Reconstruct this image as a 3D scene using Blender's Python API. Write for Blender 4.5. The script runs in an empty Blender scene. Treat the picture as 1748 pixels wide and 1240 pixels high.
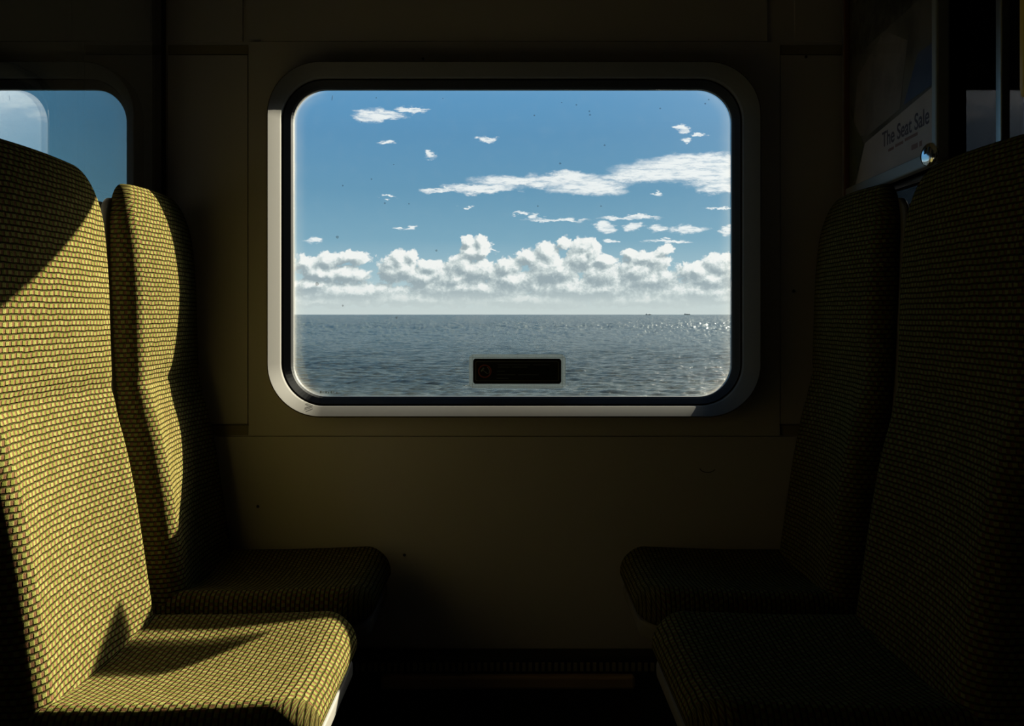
import bpy, bmesh, math, random
import numpy as np
from mathutils import Vector, Matrix

random.seed(7)
C = bpy.context.scene.collection
PI = math.pi
# ------------------------------------------------------------------ camera
EYE = 1.05            # eye height above the carriage floor
D = 2.13              # camera distance from the window wall (wall face is y = 0)
F = 1490.0            # focal length in pixels of the 1748 px wide frame
PX0, PY0 = 867.0, 537.0
cam_d = bpy.data.cameras.new('camera')
cam_d.sensor_width = 36.0
cam_d.lens = F / 1748.0 * 36.0
cam_d.shift_x = (874.0 - PX0) / 1748.0
cam_d.shift_y = -(620.0 - PY0) / 1748.0
cam_d.clip_start = 0.02
cam_d.clip_end = 80000
cam = bpy.data.objects.new('camera', cam_d)
cam.location = (0, -D, EYE)
cam.rotation_euler = (PI / 2, 0, 0)
C.objects.link(cam)
bpy.context.scene.camera = cam


def W(px, py, y):
    """point of the plane y seen at a picture position (measuring aid)"""
    s = F / (D + y)
    return ((px - PX0) / s, EYE - (py - PY0) / s)


# ------------------------------------------------------------------ view
vs = bpy.context.scene.view_settings
bpy.context.scene.display_settings.display_device = 'sRGB'
vs.view_transform = 'Standard'
vs.look = 'None'
vs.gamma = 1.0
vs.exposure = 0.0
vs.use_curve_mapping = False

# ------------------------------------------------------------------ sun
SUN = Vector((0.885, 1.0, 0.602)).normalized()      # towards the sun
sl = bpy.data.lights.new('sun', 'SUN')
sl.energy = 36.0
sl.color = (1.0, 0.93, 0.74)
sl.angle = math.radians(0.53)
so = bpy.data.objects.new('sun', sl)
so.rotation_euler = SUN.to_track_quat('Z', 'Y').to_euler()
so.location = (20, 20, 15)
C.objects.link(so)


# ------------------------------------------------------------------ node helper
class N:
    def __init__(self, tree):
        self.t = tree
        tree.nodes.clear()

    def new(self, kind, **kw):
        n = self.t.nodes.new(kind)
        for k, v in kw.items():
            setattr(n, k, v)
        return n

    def put(self, sock, v):
        if hasattr(v, 'is_output'):
            self.t.links.new(v, sock)
        elif v is not None:
            sock.default_value = v

    def m(self, op, a, b=None, c=None, clamp=False):
        n = self.new('ShaderNodeMath', operation=op, use_clamp=clamp)
        for i, v in enumerate((a, b, c)):
            if v is not None:
                self.put(n.inputs[i], v)
        return n.outputs[0]

    def v(self, op, a, b=None, c=None):
        n = self.new('ShaderNodeVectorMath', operation=op)
        for i, x in enumerate((a, b, c)):
            if x is not None:
                self.put(n.inputs[i], x)
        return n.outputs['Value'] if op in ('LENGTH', 'DOT_PRODUCT', 'DISTANCE') else n.outputs[0]

    def mixc(self, f, a, b, blend='MIX'):
        n = self.new('ShaderNodeMix', data_type='RGBA', blend_type=blend)
        n.clamp_factor = True
        self.put(n.inputs[0], f)
        self.put(n.inputs[6], a if not isinstance(a, tuple) else (*a, 1)[:4])
        self.put(n.inputs[7], b if not isinstance(b, tuple) else (*b, 1)[:4])
        return n.outputs[2]

    def noise(self, vec, scale, detail=2.0, rough=0.5):
        n = self.new('ShaderNodeTexNoise')
        if vec is not None:
            self.put(n.inputs['Vector'], vec)
        n.inputs['Scale'].default_value = scale
        n.inputs['Detail'].default_value = detail
        n.inputs['Roughness'].default_value = rough
        return n

    def smooth(self, x, lo, hi, a=0.0, b=1.0):
        n = self.new('ShaderNodeMapRange', interpolation_type='SMOOTHSTEP')
        self.put(n.inputs[0], x)
        n.inputs[1].default_value = lo
        n.inputs[2].default_value = hi
        n.inputs[3].default_value = a
        n.inputs[4].default_value = b
        return n.outputs[0]

    def ramp(self, f, stops):
        n = self.new('ShaderNodeValToRGB')
        e = n.color_ramp.elements
        while len(e) < len(stops):
            e.new(0.5)
        for i, (p, c) in enumerate(stops):
            e[i].position = p
            e[i].color = (*c, 1)
        self.put(n.inputs[0], f)
        return n.outputs[0]

    def xyz(self, x, y, z=0.0):
        n = self.new('ShaderNodeCombineXYZ')
        for i, v in enumerate((x, y, z)):
            self.put(n.inputs[i], v)
        return n.outputs[0]

    def sep(self, v):
        n = self.new('ShaderNodeSeparateXYZ')
        self.put(n.inputs[0], v)
        return n.outputs


# ------------------------------------------------------------------ sky with clouds, laid out in compass directions
# tangent-plane directions about the bearing straight out of the window (+Y): u = x/y, v = z/y
def uv_blobs(lst):
    return [((cx - PX0) / F, (PY0 - cy) / F, rx / F, ry / F) for cx, cy, rx, ry in lst]


CUMULUS = uv_blobs([
    (522, 452, 26, 18), (600, 440, 34, 13), (560, 446, 26, 15), (545, 466, 45, 16), (592, 470, 38, 18), (530, 488, 50, 16),
    (682, 440, 17, 13), (703, 437, 11, 12), (670, 464, 26, 30), (690, 458, 26, 24), (735, 455, 30, 16), (728, 472, 52, 24),
    (800, 413, 12, 11), (819, 411, 12, 13), (806, 430, 28, 16), (823, 428, 14, 22), (788, 452, 30, 22), (815, 462, 40, 24), (772, 476, 55, 22),
    (866, 456, 30, 16), (903, 440, 24, 17), (933, 430, 22, 18), (965, 415, 12, 13), (996, 419, 22, 14), (1012, 430, 14, 20),
    (995, 444, 30, 24), (1030, 446, 22, 12), (950, 462, 62, 30), (880, 480, 60, 24), (1030, 470, 48, 26),
    (1076, 436, 15, 11), (1098, 440, 24, 12), (1136, 430, 15, 13), (1124, 446, 24, 20), (1085, 462, 42, 26), (1110, 480, 70, 22),
    (1190, 462, 46, 14), (1228, 452, 34, 22), (1215, 478, 62, 26),
    (590, 500, 130, 20), (800, 494, 140, 24), (1010, 494, 150, 24), (1200, 498, 130, 22),
    (560, 514, 90, 12), (720, 511, 120, 14), (905, 513, 140, 15), (1100, 512, 140, 15), (1235, 511, 60, 13)])
STREAK = uv_blobs([
    (745, 326, 32, 4), (820, 322, 70, 7), (900, 310, 90, 10), (960, 303, 60, 9), (1000, 318, 70, 14), (1030, 322, 40, 13),
    (1090, 302, 70, 10), (1140, 292, 95, 20), (1200, 277, 90, 15), (1215, 300, 70, 18), (1232, 322, 34, 11),
    (630, 197, 26, 12), (655, 199, 36, 8), (703, 187, 28, 5), (735, 262, 12, 7), (826, 237, 13, 4), (1162, 222, 10, 8), (1174, 243, 9, 5),
    (1192, 229, 14, 3), (668, 241, 12, 4), (1031, 386, 18, 9), (1082, 389, 18, 7), (1122, 390, 15, 8), (1172, 391, 34, 8), (1245, 391, 18, 8),
    (950, 376, 55, 3), (1075, 372, 55, 3), (1230, 357, 26, 2), (690, 389, 16, 3), (911, 371, 9, 4), (1043, 413, 9, 5),
    (890, 366, 16, 2), (795, 352, 14, 2), (1125, 330, 8, 5), (538, 411, 16, 5), (845, 423, 6, 7), (1140, 412, 40, 3), (662, 337, 12, 2),
    (205, 352, 60, 6),
    (1700, 165, 110, 24), (1620, 195, 70, 12), (1850, 190, 120, 30), (1900, 300, 140, 40), (1500, 230, 60, 8)])

world = bpy.data.worlds.new('sky')
bpy.context.scene.world = world
world.use_nodes = True
world.cycles.sampling_method = 'MANUAL'
world.cycles.sample_map_resolution = 512


def field_group(name, blobs, nscale, warp, nv, puffs=0.0):
    g = bpy.data.node_groups.new(name, 'ShaderNodeTree')
    g.interface.new_socket('P', in_out='INPUT', socket_type='NodeSocketVector')
    g.interface.new_socket('F', in_out='OUTPUT', socket_type='NodeSocketFloat')
    k = N(g)
    gi = k.new('NodeGroupInput')
    go = k.new('NodeGroupOutput')
    p = gi.outputs[0]
    st = k.v('MULTIPLY', p, (nv[0], nv[1], 1))
    w1 = k.noise(st, nscale, 7, 0.66).outputs['Color']
    w1 = k.v('SUBTRACT', w1, (0.5, 0.5, 0.5))
    w1 = k.v('MULTIPLY', w1, (warp[0], warp[1], 0))
    q = k.v('ADD', p, w1)
    acc = None
    for (u, v, ru, rv) in blobs:
        s = k.v('MULTIPLY_ADD', q, (1 / ru, 1 / rv, 0), (-u / ru, -v / rv, 0))
        ln = k.v('LENGTH', s)
        if acc is None:
            acc = ln
        else:
            n = k.new('ShaderNodeMath', operation='SMOOTH_MIN')
            k.put(n.inputs[0], acc)
            k.put(n.inputs[1], ln)
            n.inputs[2].default_value = 0.25
            acc = n.outputs[0]
    f = k.m('SUBTRACT', 1.0, acc)
    if puffs:
        for sc_, wt in ((62.0, 0.62), (150.0, 0.40), (340.0, 0.24)):
            vo = k.new('ShaderNodeTexVoronoi', voronoi_dimensions='2D', feature='SMOOTH_F1')
            vo.inputs['Scale'].default_value = sc_
            vo.inputs['Smoothness'].default_value = 0.25
            k.put(vo.inputs['Vector'], k.v('ADD', q, (0.013 * sc_, 0.4, 0)))
            f = k.m('ADD', f, k.m('MULTIPLY', k.m('SUBTRACT', 0.42, vo.outputs['Distance']), puffs * wt))
    k.put(go.inputs[0], f)
    return g


gc = field_group('cumulus_field', CUMULUS, 48.0, (0.022, 0.016), (1.0, 1.2), 0.75)
gs = field_group('streak_field', STREAK, 44.0, (0.060, 0.022), (0.8, 2.0))
k = N(world.node_tree)
co = k.new('ShaderNodeTexCoord')
dirv = co.outputs['Generated']
dx, dy, dz = k.sep(dirv)
dys = k.m('MAXIMUM', dy, 0.08)
P = k.xyz(k.m('DIVIDE', dx, dys), k.m('DIVIDE', dz, dys), 0.0)
base = k.ramp(k.m('MULTIPLY', dz, 2.0, clamp=True), [
    (0.0, (0.66, 0.74, 0.74)), (0.03, (0.62, 0.73, 0.75)), (0.09, (0.40, 0.58, 0.66)), (0.17, (0.225, 0.43, 0.57)),
    (0.28, (0.150, 0.345, 0.52)), (0.40, (0.122, 0.315, 0.53)), (0.52, (0.125, 0.345, 0.61)), (1.0, (0.07, 0.21, 0.45))])


def field(g, p):
    n = k.new('ShaderNodeGroup')
    n.node_tree = g
    k.put(n.inputs[0], p)
    return n.outputs[0]


def grid_mask(lo, hi):
    return k.smooth(dy, lo, hi)


fs = field(gs, P)
ds = k.smooth(fs, -0.22, 0.50)
Pn = k.noise(k.v('MULTIPLY', P, (0.6, 3.0, 1)), 75, 6, 0.7).outputs['Fac']
ds = k.m('MULTIPLY', ds, k.smooth(Pn, 0.32, 0.54, 0.38, 1.0))
ds = k.m('MULTIPLY', ds, grid_mask(0.25, 0.4))
c1 = k.mixc(k.m('MULTIPLY', ds, 0.95), base, (0.98, 1.0, 1.0))
vv = k.sep(P)[1]
f0 = field(gc, P)
f1 = field(gc, k.v('ADD', P, (0.0046, 0.0062, 0)))
sh = k.m('MULTIPLY_ADD', k.m('SUBTRACT', f0, f1), 1.2, 0.49)
lown = k.noise(k.v('MULTIPLY', P, (1.0, 1.5, 1)), 26, 3, 0.6).outputs['Fac']
sh = k.m('ADD', sh, k.m('MULTIPLY', k.m('SUBTRACT', lown, 0.5), 0.85))
sh = k.m('ADD', sh, k.smooth(vv, 0.025, 0.075, -0.05, 0.14))
sh = k.m('MULTIPLY_ADD', f0, -0.20, sh, clamp=True)
ccol = k.ramp(sh, [(0.0, (0.36, 0.44, 0.48)), (0.30, (0.48, 0.56, 0.585)), (0.58, (0.68, 0.75, 0.75)), (0.80, (0.90, 0.93, 0.92)), (1.0, (1.0, 1.0, 0.98))])
hz = k.smooth(vv, 0.004, 0.040, 0.72, 0.0)
ccol = k.mixc(hz, ccol, (0.66, 0.74, 0.74))
dc = k.smooth(f0, -0.10, 0.20)
dc = k.m('MULTIPLY', dc, grid_mask(0.25, 0.4))
c2 = k.mixc(dc, c1, ccol)
# low haze above the horizon
c2 = k.mixc(k.smooth(vv, 0.0, 0.030, 0.70, 0.0), c2, (0.64, 0.71, 0.70))
# brightness around the sun
sd = k.m('MAXIMUM', k.v('DOT_PRODUCT', dirv, tuple(SUN)), 0.0)
glow = k.m('ADD', k.m('MULTIPLY', k.m('POWER', sd, 20.0), 0.75), k.m('MULTIPLY', k.m('POWER', sd, 80.0), 28.0))
c3 = k.mixc(1.0, c2, k.v('MULTIPLY', k.xyz(glow, glow, glow), (1.0, 0.98, 0.90)), 'ADD')
# below the horizon
c3 = k.mixc(k.smooth(dz, -0.004, 0.0, 1.0, 0.0), c3, (0.09, 0.12, 0.13))
bg = k.new('ShaderNodeBackground')
k.put(bg.inputs[0], c3)
bg.inputs[1].default_value = 1.0
k.put(k.new('ShaderNodeOutputWorld').inputs[0], bg.outputs[0])

# ------------------------------------------------------------------ materials
def mat(name):
    m = bpy.data.materials.new(name)
    m.use_nodes = True
    k = N(m.node_tree)
    out = k.new('ShaderNodeOutputMaterial')
    return m, k, out


def principled(k, out, col, rough=0.5, metal=0.0, spec=0.5, normal=None):
    b = k.new('ShaderNodeBsdfPrincipled')
    k.put(b.inputs['Base Color'], col if not isinstance(col, tuple) else (*col, 1))
    k.put(b.inputs['Roughness'], rough)
    b.inputs['Metallic'].default_value = metal
    b.inputs['Specular IOR Level'].default_value = spec
    if normal is not None:
        k.put(b.inputs['Normal'], normal)
    k.put(out.inputs[0], b.outputs[0])
    return b


def bump(k, h, strength=0.5, dist=0.002):
    b = k.new('ShaderNodeBump')
    b.inputs['Strength'].default_value = strength
    b.inputs['Distance'].default_value = dist
    k.put(b.inputs['Height'], h)
    return b.outputs[0]


def simple(name, col, rough=0.5, metal=0.0, spec=0.5, var=0.06, nscale=18.0, bmp=0.0):
    m, k, out = mat(name)
    tc = k.new('ShaderNodeTexCoord')
    n = k.noise(tc.outputs['Object'], nscale, 4)
    f = n.outputs['Fac']
    a = tuple(max(0, c * (1 - var)) for c in col)
    b = tuple(min(1, c * (1 + var)) for c in col)
    nrm = bump(k, f, bmp, 0.001) if bmp else None
    principled(k, out, k.mixc(f, a, b), k.m('MULTIPLY_ADD', f, 0.12, rough - 0.06), metal, spec, nrm)
    return m


M = {}
M['wall'] = simple('cream_laminate', (0.365, 0.34, 0.335), 0.55, 0, 0.3, 0.05, 6.0)
M['groove'] = simple('dark_groove', (0.20, 0.17, 0.11), 0.7, 0, 0.2)
M['surround'] = simple('pale_window_plastic', (0.108, 0.101, 0.090), 0.75, 0, 0.05, 0.05, 40)
M['gasket'] = simple('black_rubber', (0.010, 0.010, 0.010), 0.6, 0, 0.25)
M['ceiling'] = simple('ceiling_laminate', (0.34, 0.30, 0.22), 0.6, 0, 0.2)
M['floor'] = simple('dark_floor_vinyl', (0.035, 0.035, 0.035), 0.6, 0, 0.3, 0.3, 60)
M['dark'] = simple('dark_interior_panel', (0.10, 0.085, 0.06), 0.6, 0, 0.2)
M['shell'] = simple('beige_seat_plastic', (0.125, 0.115, 0.10), 0.6, 0, 0.1, 0.05, 30)
M['white'] = simple('white_panel', (0.20, 0.196, 0.19), 0.40, 0, 0.4, 0.03, 8)
M['black'] = simple('black_metal', (0.014, 0.014, 0.015), 0.5, 0, 0.4)
M['alu'] = simple('brushed_aluminium', (0.62, 0.64, 0.66), 0.32, 1.0, 0.5, 0.04, 80)
M['chrome'] = simple('polished_steel', (0.85, 0.87, 0.90), 0.12, 1.0, 0.5, 0.02, 10)
M['yellow'] = simple('yellow_rail_paint', (0.55, 0.40, 0.08), 0.4, 0, 0.4)
M['duct'] = simple('brown_heater_panel', (0.26, 0.17, 0.11), 0.45, 0, 0.4)
M['hull'] = simple('ship_hull', (0.06, 0.07, 0.08), 0.6)
M['ship_white'] = simple('ship_superstructure', (0.30, 0.32, 0.33), 0.6)
M['sign'] = simple('sign_black', (0.004, 0.004, 0.004), 0.5, 0, 0.25)
M['sign_grey'] = simple('sign_grey_ink', (0.12, 0.125, 0.115), 0.5, 0, 0.2)
M['sign_red'] = simple('sign_red_ink', (0.16, 0.042, 0.03), 0.5, 0, 0.2)


# woven moquette: staggered tufts, uv in metres
def fabric():
    m, k, out = mat('moquette_weave')
    tc = k.new('ShaderNodeTexCoord')
    x, y, z = k.sep(tc.outputs['UV'])
    wob = k.noise(k.xyz(x, y, 0.0), 30.0, 2)
    wo = k.m('MULTIPLY', k.m('SUBTRACT', wob.outputs['Fac'], 0.5), 0.5)
    RV, RU = 0.0095, 0.0136
    r = k.m('ADD', k.m('DIVIDE', y, RV), wo)
    ri = k.m('FLOOR', r)
    rf = k.m('FRACT', r)
    c = k.m('ADD', k.m('DIVIDE', x, RU), k.m('MULTIPLY', k.m('MODULO', ri, 2.0), 0.5))
    ci = k.m('FLOOR', c)
    cf = k.m('FRACT', c)
    wn = k.new('ShaderNodeTexWhiteNoise', noise_dimensions='2D')
    k.put(wn.inputs['Vector'], k.xyz(ci, ri, 0.0))
    rnd = wn.outputs['Value']
    fine0 = k.noise(k.xyz(x, y, 3.0), 260.0, 2, 0.6).outputs['Fac']
    # profile across a row and along a row
    a = k.m('ABSOLUTE', k.m('SUBTRACT', rf, 0.5))
    row = k.smooth(k.m('ADD', a, k.m('MULTIPLY', k.m('SUBTRACT', fine0, 0.5), 0.22)), 0.28, 0.47, 1.0, 0.0)
    b = k.m('ABSOLUTE', k.m('SUBTRACT', cf, 0.5))
    col = k.smooth(b, 0.20, 0.36, 1.0, 0.0)
    fine = k.noise(k.xyz(k.m('MULTIPLY', x, 2.2), y, 0.0), 520.0, 2, 0.6).outputs['Fac']
    tuft = k.mixc(rnd, (0.086, 0.092, 0.018), (0.142, 0.142, 0.040))
    red = k.mixc(fine, (0.062, 0.022, 0.010), (0.136, 0.072, 0.038))
    base = k.mixc(col, red, tuft)
    under = k.mixc(k.m('MULTIPLY', col, 0.75), (0.040, 0.032, 0.011), (0.007, 0.011, 0.002))
    base = k.mixc(row, under, base)
    base = k.mixc(k.smooth(fine, 0.3, 0.75, 0.32, 0.0), base, (0.018, 0.016, 0.005))
    h = k.m('MULTIPLY', row, k.m('MULTIPLY_ADD', col, 0.45, 0.55))
    h = k.m('ADD', h, k.m('MULTIPLY', fine, 0.25))
    nb = bump(k, h, 1.0, 0.0036)
    p = principled(k, out, base, 0.95, 0, 0.0, nb)
    p.inputs['Sheen Weight'].default_value = 0.0
    p.inputs['Sheen Roughness'].default_value = 0.5
    return m


M['fabric'] = fabric()


def schlick(k, f0):
    """reflectance of one pane face, the same from either side"""
    ge = k.new('ShaderNodeNewGeometry')
    c = k.m('ABSOLUTE', k.v('DOT_PRODUCT', ge.outputs['Normal'], ge.outputs['Incoming']))
    return k.m('MULTIPLY_ADD', k.m('POWER', k.m('SUBTRACT', 1.0, c, clamp=True), 5.0), 1.0 - f0, f0)


def clear_glass(name, tint, ior=1.5, gain=1.0, rough=0.0):
    m, k, out = mat(name)
    tr = k.new('ShaderNodeBsdfTransparent')
    tr.inputs[0].default_value = (*tint, 1)
    gl = k.new('ShaderNodeBsdfGlossy')
    gl.inputs['Roughness'].default_value = rough
    mx = k.new('ShaderNodeMixShader')
    k.put(mx.inputs[0], k.m('MULTIPLY', schlick(k, ((ior - 1) / (ior + 1)) ** 2), gain, clamp=True))
    k.put(mx.inputs[1], tr.outputs[0])
    k.put(mx.inputs[2], gl.outputs[0])
    k.put(out.inputs[0], mx.outputs[0])
    return m


def window_glass(name, hx, hz, rad, dirt=1.0):
    """pane with a film of dirt caught along its edges and scattered specks"""
    m, k, out = mat(name)
    tc = k.new('ShaderNodeTexCoord')
    x, y, z = k.sep(tc.outputs['Object'])
    qx = k.m('ADD', k.m('ABSOLUTE', x), -(hx - rad))
    qz = k.m('ADD', k.m('ABSOLUTE', z), -(hz - rad))
    ln = k.v('LENGTH', k.xyz(k.m('MAXIMUM', qx, 0.0), k.m('MAXIMUM', qz, 0.0), 0.0))
    ins = k.m('MINIMUM', k.m('MAXIMUM', qx, qz), 0.0)
    sdf = k.m('SUBTRACT', k.m('ADD', ln, ins), rad)            # negative inside
    nn = k.noise(tc.outputs['Object'], 30, 4, 0.6).outputs['Fac']
    side = k.smooth(k.m('ABSOLUTE', x), hx - 0.10, hx - 0.03, 0.06, 1.0)
    e1 = k.smooth(sdf, -0.036, 0.0)
    e2 = k.smooth(sdf, -0.010, -0.001)
    edge = k.m('ADD', k.m('MULTIPLY', e1, 0.030), k.m('MULTIPLY', e2, 0.10))
    edge = k.m('MULTIPLY', edge, side)
    edge = k.m('MULTIPLY', edge, k.m('MULTIPLY_ADD', nn, 0.8 * dirt, 0.6 * dirt))
    film = k.m('ADD', edge, k.m('MULTIPLY', k.smooth(nn, 0.45, 0.8), 0.004), clamp=True)
    tr = k.new('ShaderNodeBsdfTransparent')
    tr.inputs[0].default_value = (0.97, 0.985, 0.98, 1)
    tl = k.new('ShaderNodeBsdfTranslucent')
    tl.inputs[0].default_value = (0.22, 0.205, 0.18, 1)
    m1 = k.new('ShaderNodeMixShader')
    k.put(m1.inputs[0], film)
    k.put(m1.inputs[1], tr.outputs[0])
    k.put(m1.inputs[2], tl.outputs[0])
    gl = k.new('ShaderNodeBsdfGlossy')
    gl.inputs['Roughness'].default_value = 0.0
    m2 = k.new('ShaderNodeMixShader')
    k.put(m2.inputs[0], schlick(k, 0.035))
    k.put(m2.inputs[1], m1.outputs[0])
    k.put(m2.inputs[2], gl.outputs[0])
    k.put(out.inputs[0], m2.outputs[0])
    return m


M['screen_glass'] = clear_glass('clear_screen_glass', (0.82, 0.86, 0.84), 1.5, 2.4)
M['dark_glass'] = clear_glass('smoked_screen_glass', (0.125, 0.125, 0.13), 1.45, 0.5)
M['poster_cover'] = clear_glass('clear_poster_cover', (0.9, 0.9, 0.9), 1.3, 0.5)


def frit():
    m, k, out = mat('grey_dot_print')
    tc = k.new('ShaderNodeTexCoord')
    x, y, z = k.sep(tc.outputs['Object'])
    p = 0.0031
    a = k.m('MULTIPLY', k.m('ADD', x, z), PI / p)
    b = k.m('MULTIPLY', k.m('SUBTRACT', x, z), PI / p)
    s = k.m('MULTIPLY', k.m('SINE', a), k.m('SINE', b))
    f = k.smooth(s, -0.35, 0.25)
    tr = k.new('ShaderNodeBsdfTransparent')
    tl = k.new('ShaderNodeBsdfTranslucent')
    tl.inputs[0].default_value = (0.034, 0.041, 0.043, 1)
    m1 = k.new('ShaderNodeMixShader')
    k.put(m1.inputs[0], k.m('MULTIPLY_ADD', f, 0.55, 0.38))
    k.put(m1.inputs[1], tr.outputs[0])
    k.put(m1.inputs[2], tl.outputs[0])
    k.put(out.inputs[0], m1.outputs[0])
    return m


M['frit'] = frit()


def sea_mat():
    m, k, out = mat('sea_water')
    tc = k.new('ShaderNodeTexCoord')
    o = tc.outputs['Object']
    n1 = k.noise(k.v('MULTIPLY', o, (0.45, 1.0, 1.0)), 2.2, 6, 0.7).outputs['Fac']
    n2 = k.noise(k.v('MULTIPLY', o, (0.30, 1.0, 1.0)), 0.11, 5, 0.6).outputs['Fac']
    oy = k.sep(o)[1]
    n3 = k.noise(k.v('MULTIPLY', o, (0.5, 1.0, 1.0)), 0.30, 4, 0.6).outputs['Fac']
    far = k.smooth(oy, 110.0, 520.0, 0.0, 1.5)
    h = k.m('ADD', k.m('MULTIPLY', n1, 0.16), k.m('MULTIPLY', n3, far))
    nb = bump(k, h, 1.0, 1.0)
    col = k.mixc(k.smooth(n2, 0.35, 0.65), (0.015, 0.018, 0.0135), (0.022, 0.025, 0.018))
    p = principled(k, out, col, 0.21, 0, 0.5, nb)
    p.inputs['IOR'].default_value = 1.2
    return m


M['sea'] = sea_mat()


# ------------------------------------------------------------------ mesh helpers
def add_mesh(name, verts, faces, material, parent=None, uvs=None, smooth=False, recalc=True):
    me = bpy.data.meshes.new(name)
    me.from_pydata([tuple(v) for v in verts], [], faces)
    if uvs is not None:
        ul = me.uv_layers.new(name='UVMap')
        for lp in me.loops:
            ul.data[lp.index].uv = uvs[lp.vertex_index]
    if recalc:
        bm = bmesh.new()
        bm.from_mesh(me)
        bmesh.ops.recalc_face_normals(bm, faces=bm.faces)
        bm.to_mesh(me)
        bm.free()
    if smooth:
        me.polygons.foreach_set('use_smooth', [True] * len(me.polygons))
    me.materials.append(material)
    o = bpy.data.objects.new(name, me)
    C.objects.link(o)
    if parent is not None:
        o.parent = parent
        o.matrix_parent_inverse = Matrix.Translation(-Vector(parent.location)) if not parent.parent else Matrix()
    return o


class B:
    """collects shapes into one mesh"""
    def __init__(self):
        self.v, self.f = [], []

    def add(self, vs, fs):
        n = len(self.v)
        self.v += [tuple(a) for a in vs]
        self.f += [tuple(i + n for i in f) for f in fs]
        return self

    def box(self, x0, x1, y0, y1, z0, z1):
        vs = [(x, y, z) for z in (z0, z1) for y in (y0, y1) for x in (x0, x1)]
        return self.add(vs, [(0, 2, 3, 1), (4, 5, 7, 6), (0, 1, 5, 4), (2, 6, 7, 3), (0, 4, 6, 2), (1, 3, 7, 5)])

    def rbox(self, x0, x1, y0, y1, z0, z1, r=0.004):
        """box with chamfered edges"""
        bm = bmesh.new()
        bmesh.ops.create_cube(bm, size=1.0)
        for v in bm.verts:
            v.co = Vector((x0 + (v.co.x + .5) * (x1 - x0), y0 + (v.co.y + .5) * (y1 - y0), z0 + (v.co.z + .5) * (z1 - z0)))
        bmesh.ops.bevel(bm, geom=bm.edges[:], offset=r, segments=2, affect='EDGES', profile=0.5)
        bm.verts.index_update()
        self.add([v.co[:] for v in bm.verts], [tuple(v.index for v in f.verts) for f in bm.faces])
        bm.free()
        return self

    def tube(self, pts, r, n=10, cap=True):
        pts = [Vector(p) for p in pts]
        base = len(self.v)
        rings = []
        for i, p in enumerate(pts):
            t = (pts[min(i + 1, len(pts) - 1)] - pts[max(i - 1, 0)]).normalized()
            a = t.orthogonal().normalized() if i == 0 else (pa - t * pa.dot(t)).normalized()
            pa = a
            b = t.cross(a)
            rr = r[i] if isinstance(r, (list, tuple)) else r
            rings.append([p + (a * math.cos(2 * PI * j / n) + b * math.sin(2 * PI * j / n)) * rr for j in range(n)])
        vs = [q for g in rings for q in g]
        fs = [(i * n + j, i * n + (j + 1) % n, (i + 1) * n + (j + 1) % n, (i + 1) * n + j) for i in range(len(pts) - 1) for j in range(n)]
        if cap:
            fs += [tuple(range(n - 1, -1, -1)), tuple((len(pts) - 1) * n + j for j in range(n))]
        return self.add(vs, fs)

    def loops(self, loops, cap0=False, cap1=False, close=False):
        n = len(loops[0])
        vs = [p for l in loops for p in l]
        L = len(loops)
        fs = []
        for i in range(L if close else L - 1):
            j2 = (i + 1) % L
            for j in range(n):
                fs.append((i * n + j, i * n + (j + 1) % n, j2 * n + (j + 1) % n, j2 * n + j))
        if cap0:
            fs.append(tuple(range(n - 1, -1, -1)))
        if cap1:
            fs.append(tuple((L - 1) * n + j for j in range(n)))
        return self.add(vs, fs)

    def build(self, name, material, parent=None, smooth=False, uvs=None):
        return add_mesh(name, self.v, self.f, material, parent, uvs, smooth)


def rrect(x0, x1, z0, z1, r, n=16):
    """rounded rectangle, counter-clockwise in x,z"""
    pts = []
    for cx, cz, a0 in ((x1 - r, z1 - r, 0), (x0 + r, z1 - r, 90), (x0 + r, z0 + r, 180), (x1 - r, z0 + r, 270)):
        for i in range(n + 1):
            a = math.radians(a0 + 90 * i / n)
            pts.append((cx + r * math.cos(a), cz + r * math.sin(a)))
    return pts


def at_y(loop, y):
    return [(x, y, z) for x, z in loop]


def plate(outer, holes, y_front, y_back):
    """flat plate in the xz plane with holes, with thickness"""
    bm = bmesh.new()
    es = []
    for lp in [outer] + holes:
        vs = [bm.verts.new((x, y_front, z)) for x, z in lp]
        es += [bm.edges.new((vs[i], vs[(i + 1) % len(vs)])) for i in range(len(vs))]
    bmesh.ops.triangle_fill(bm, edges=es, use_beauty=True, use_dissolve=False)
    r = bmesh.ops.extrude_face_region(bm, geom=bm.faces[:])
    for e in r['geom']:
        if isinstance(e, bmesh.types.BMVert):
            e.co.y = y_back
    bm.verts.index_update()
    out = B()
    out.add([v.co[:] for v in bm.verts], [tuple(v.index for v in f.verts) for f in bm.faces])
    bm.free()
    return out


def empty(name, loc=(0, 0, 0)):
    o = bpy.data.objects.new(name, None)
    o.location = loc
    o.empty_display_size = 0.1
    C.objects.link(o)
    return o


def tag(o, label=None, cat=None, group=None, kind=None):
    if label:
        o['label'] = label
    if cat:
        o['category'] = cat
    if group:
        o['group'] = group
    if kind:
        o['kind'] = kind
    return o


def structure(o):
    o['kind'] = 'structure'
    return o


# ------------------------------------------------------------------ the carriage shell
XL, XR = -3.0, 3.0
YB = -2.80
ZC = 2.15


def zr(v):
    return EYE + v


def win_loops(xc):
    """rounded rectangles of one window, measured on the middle window and shifted to xc"""
    def R(l, t, r, b, rad, y):
        x0, z1 = W(l, t, y)
        x1, z0 = W(r, b, y)
        return (x0 + xc, x1 + xc, z0, z1, rad)
    return dict(A=R(457, 106, 1298, 711, 0.125, -0.048), Bi=R(478, 131, 1270, 694, 0.104, -0.012),
                G=R(501, 153, 1249, 677, 0.082, 0.03))


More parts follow.
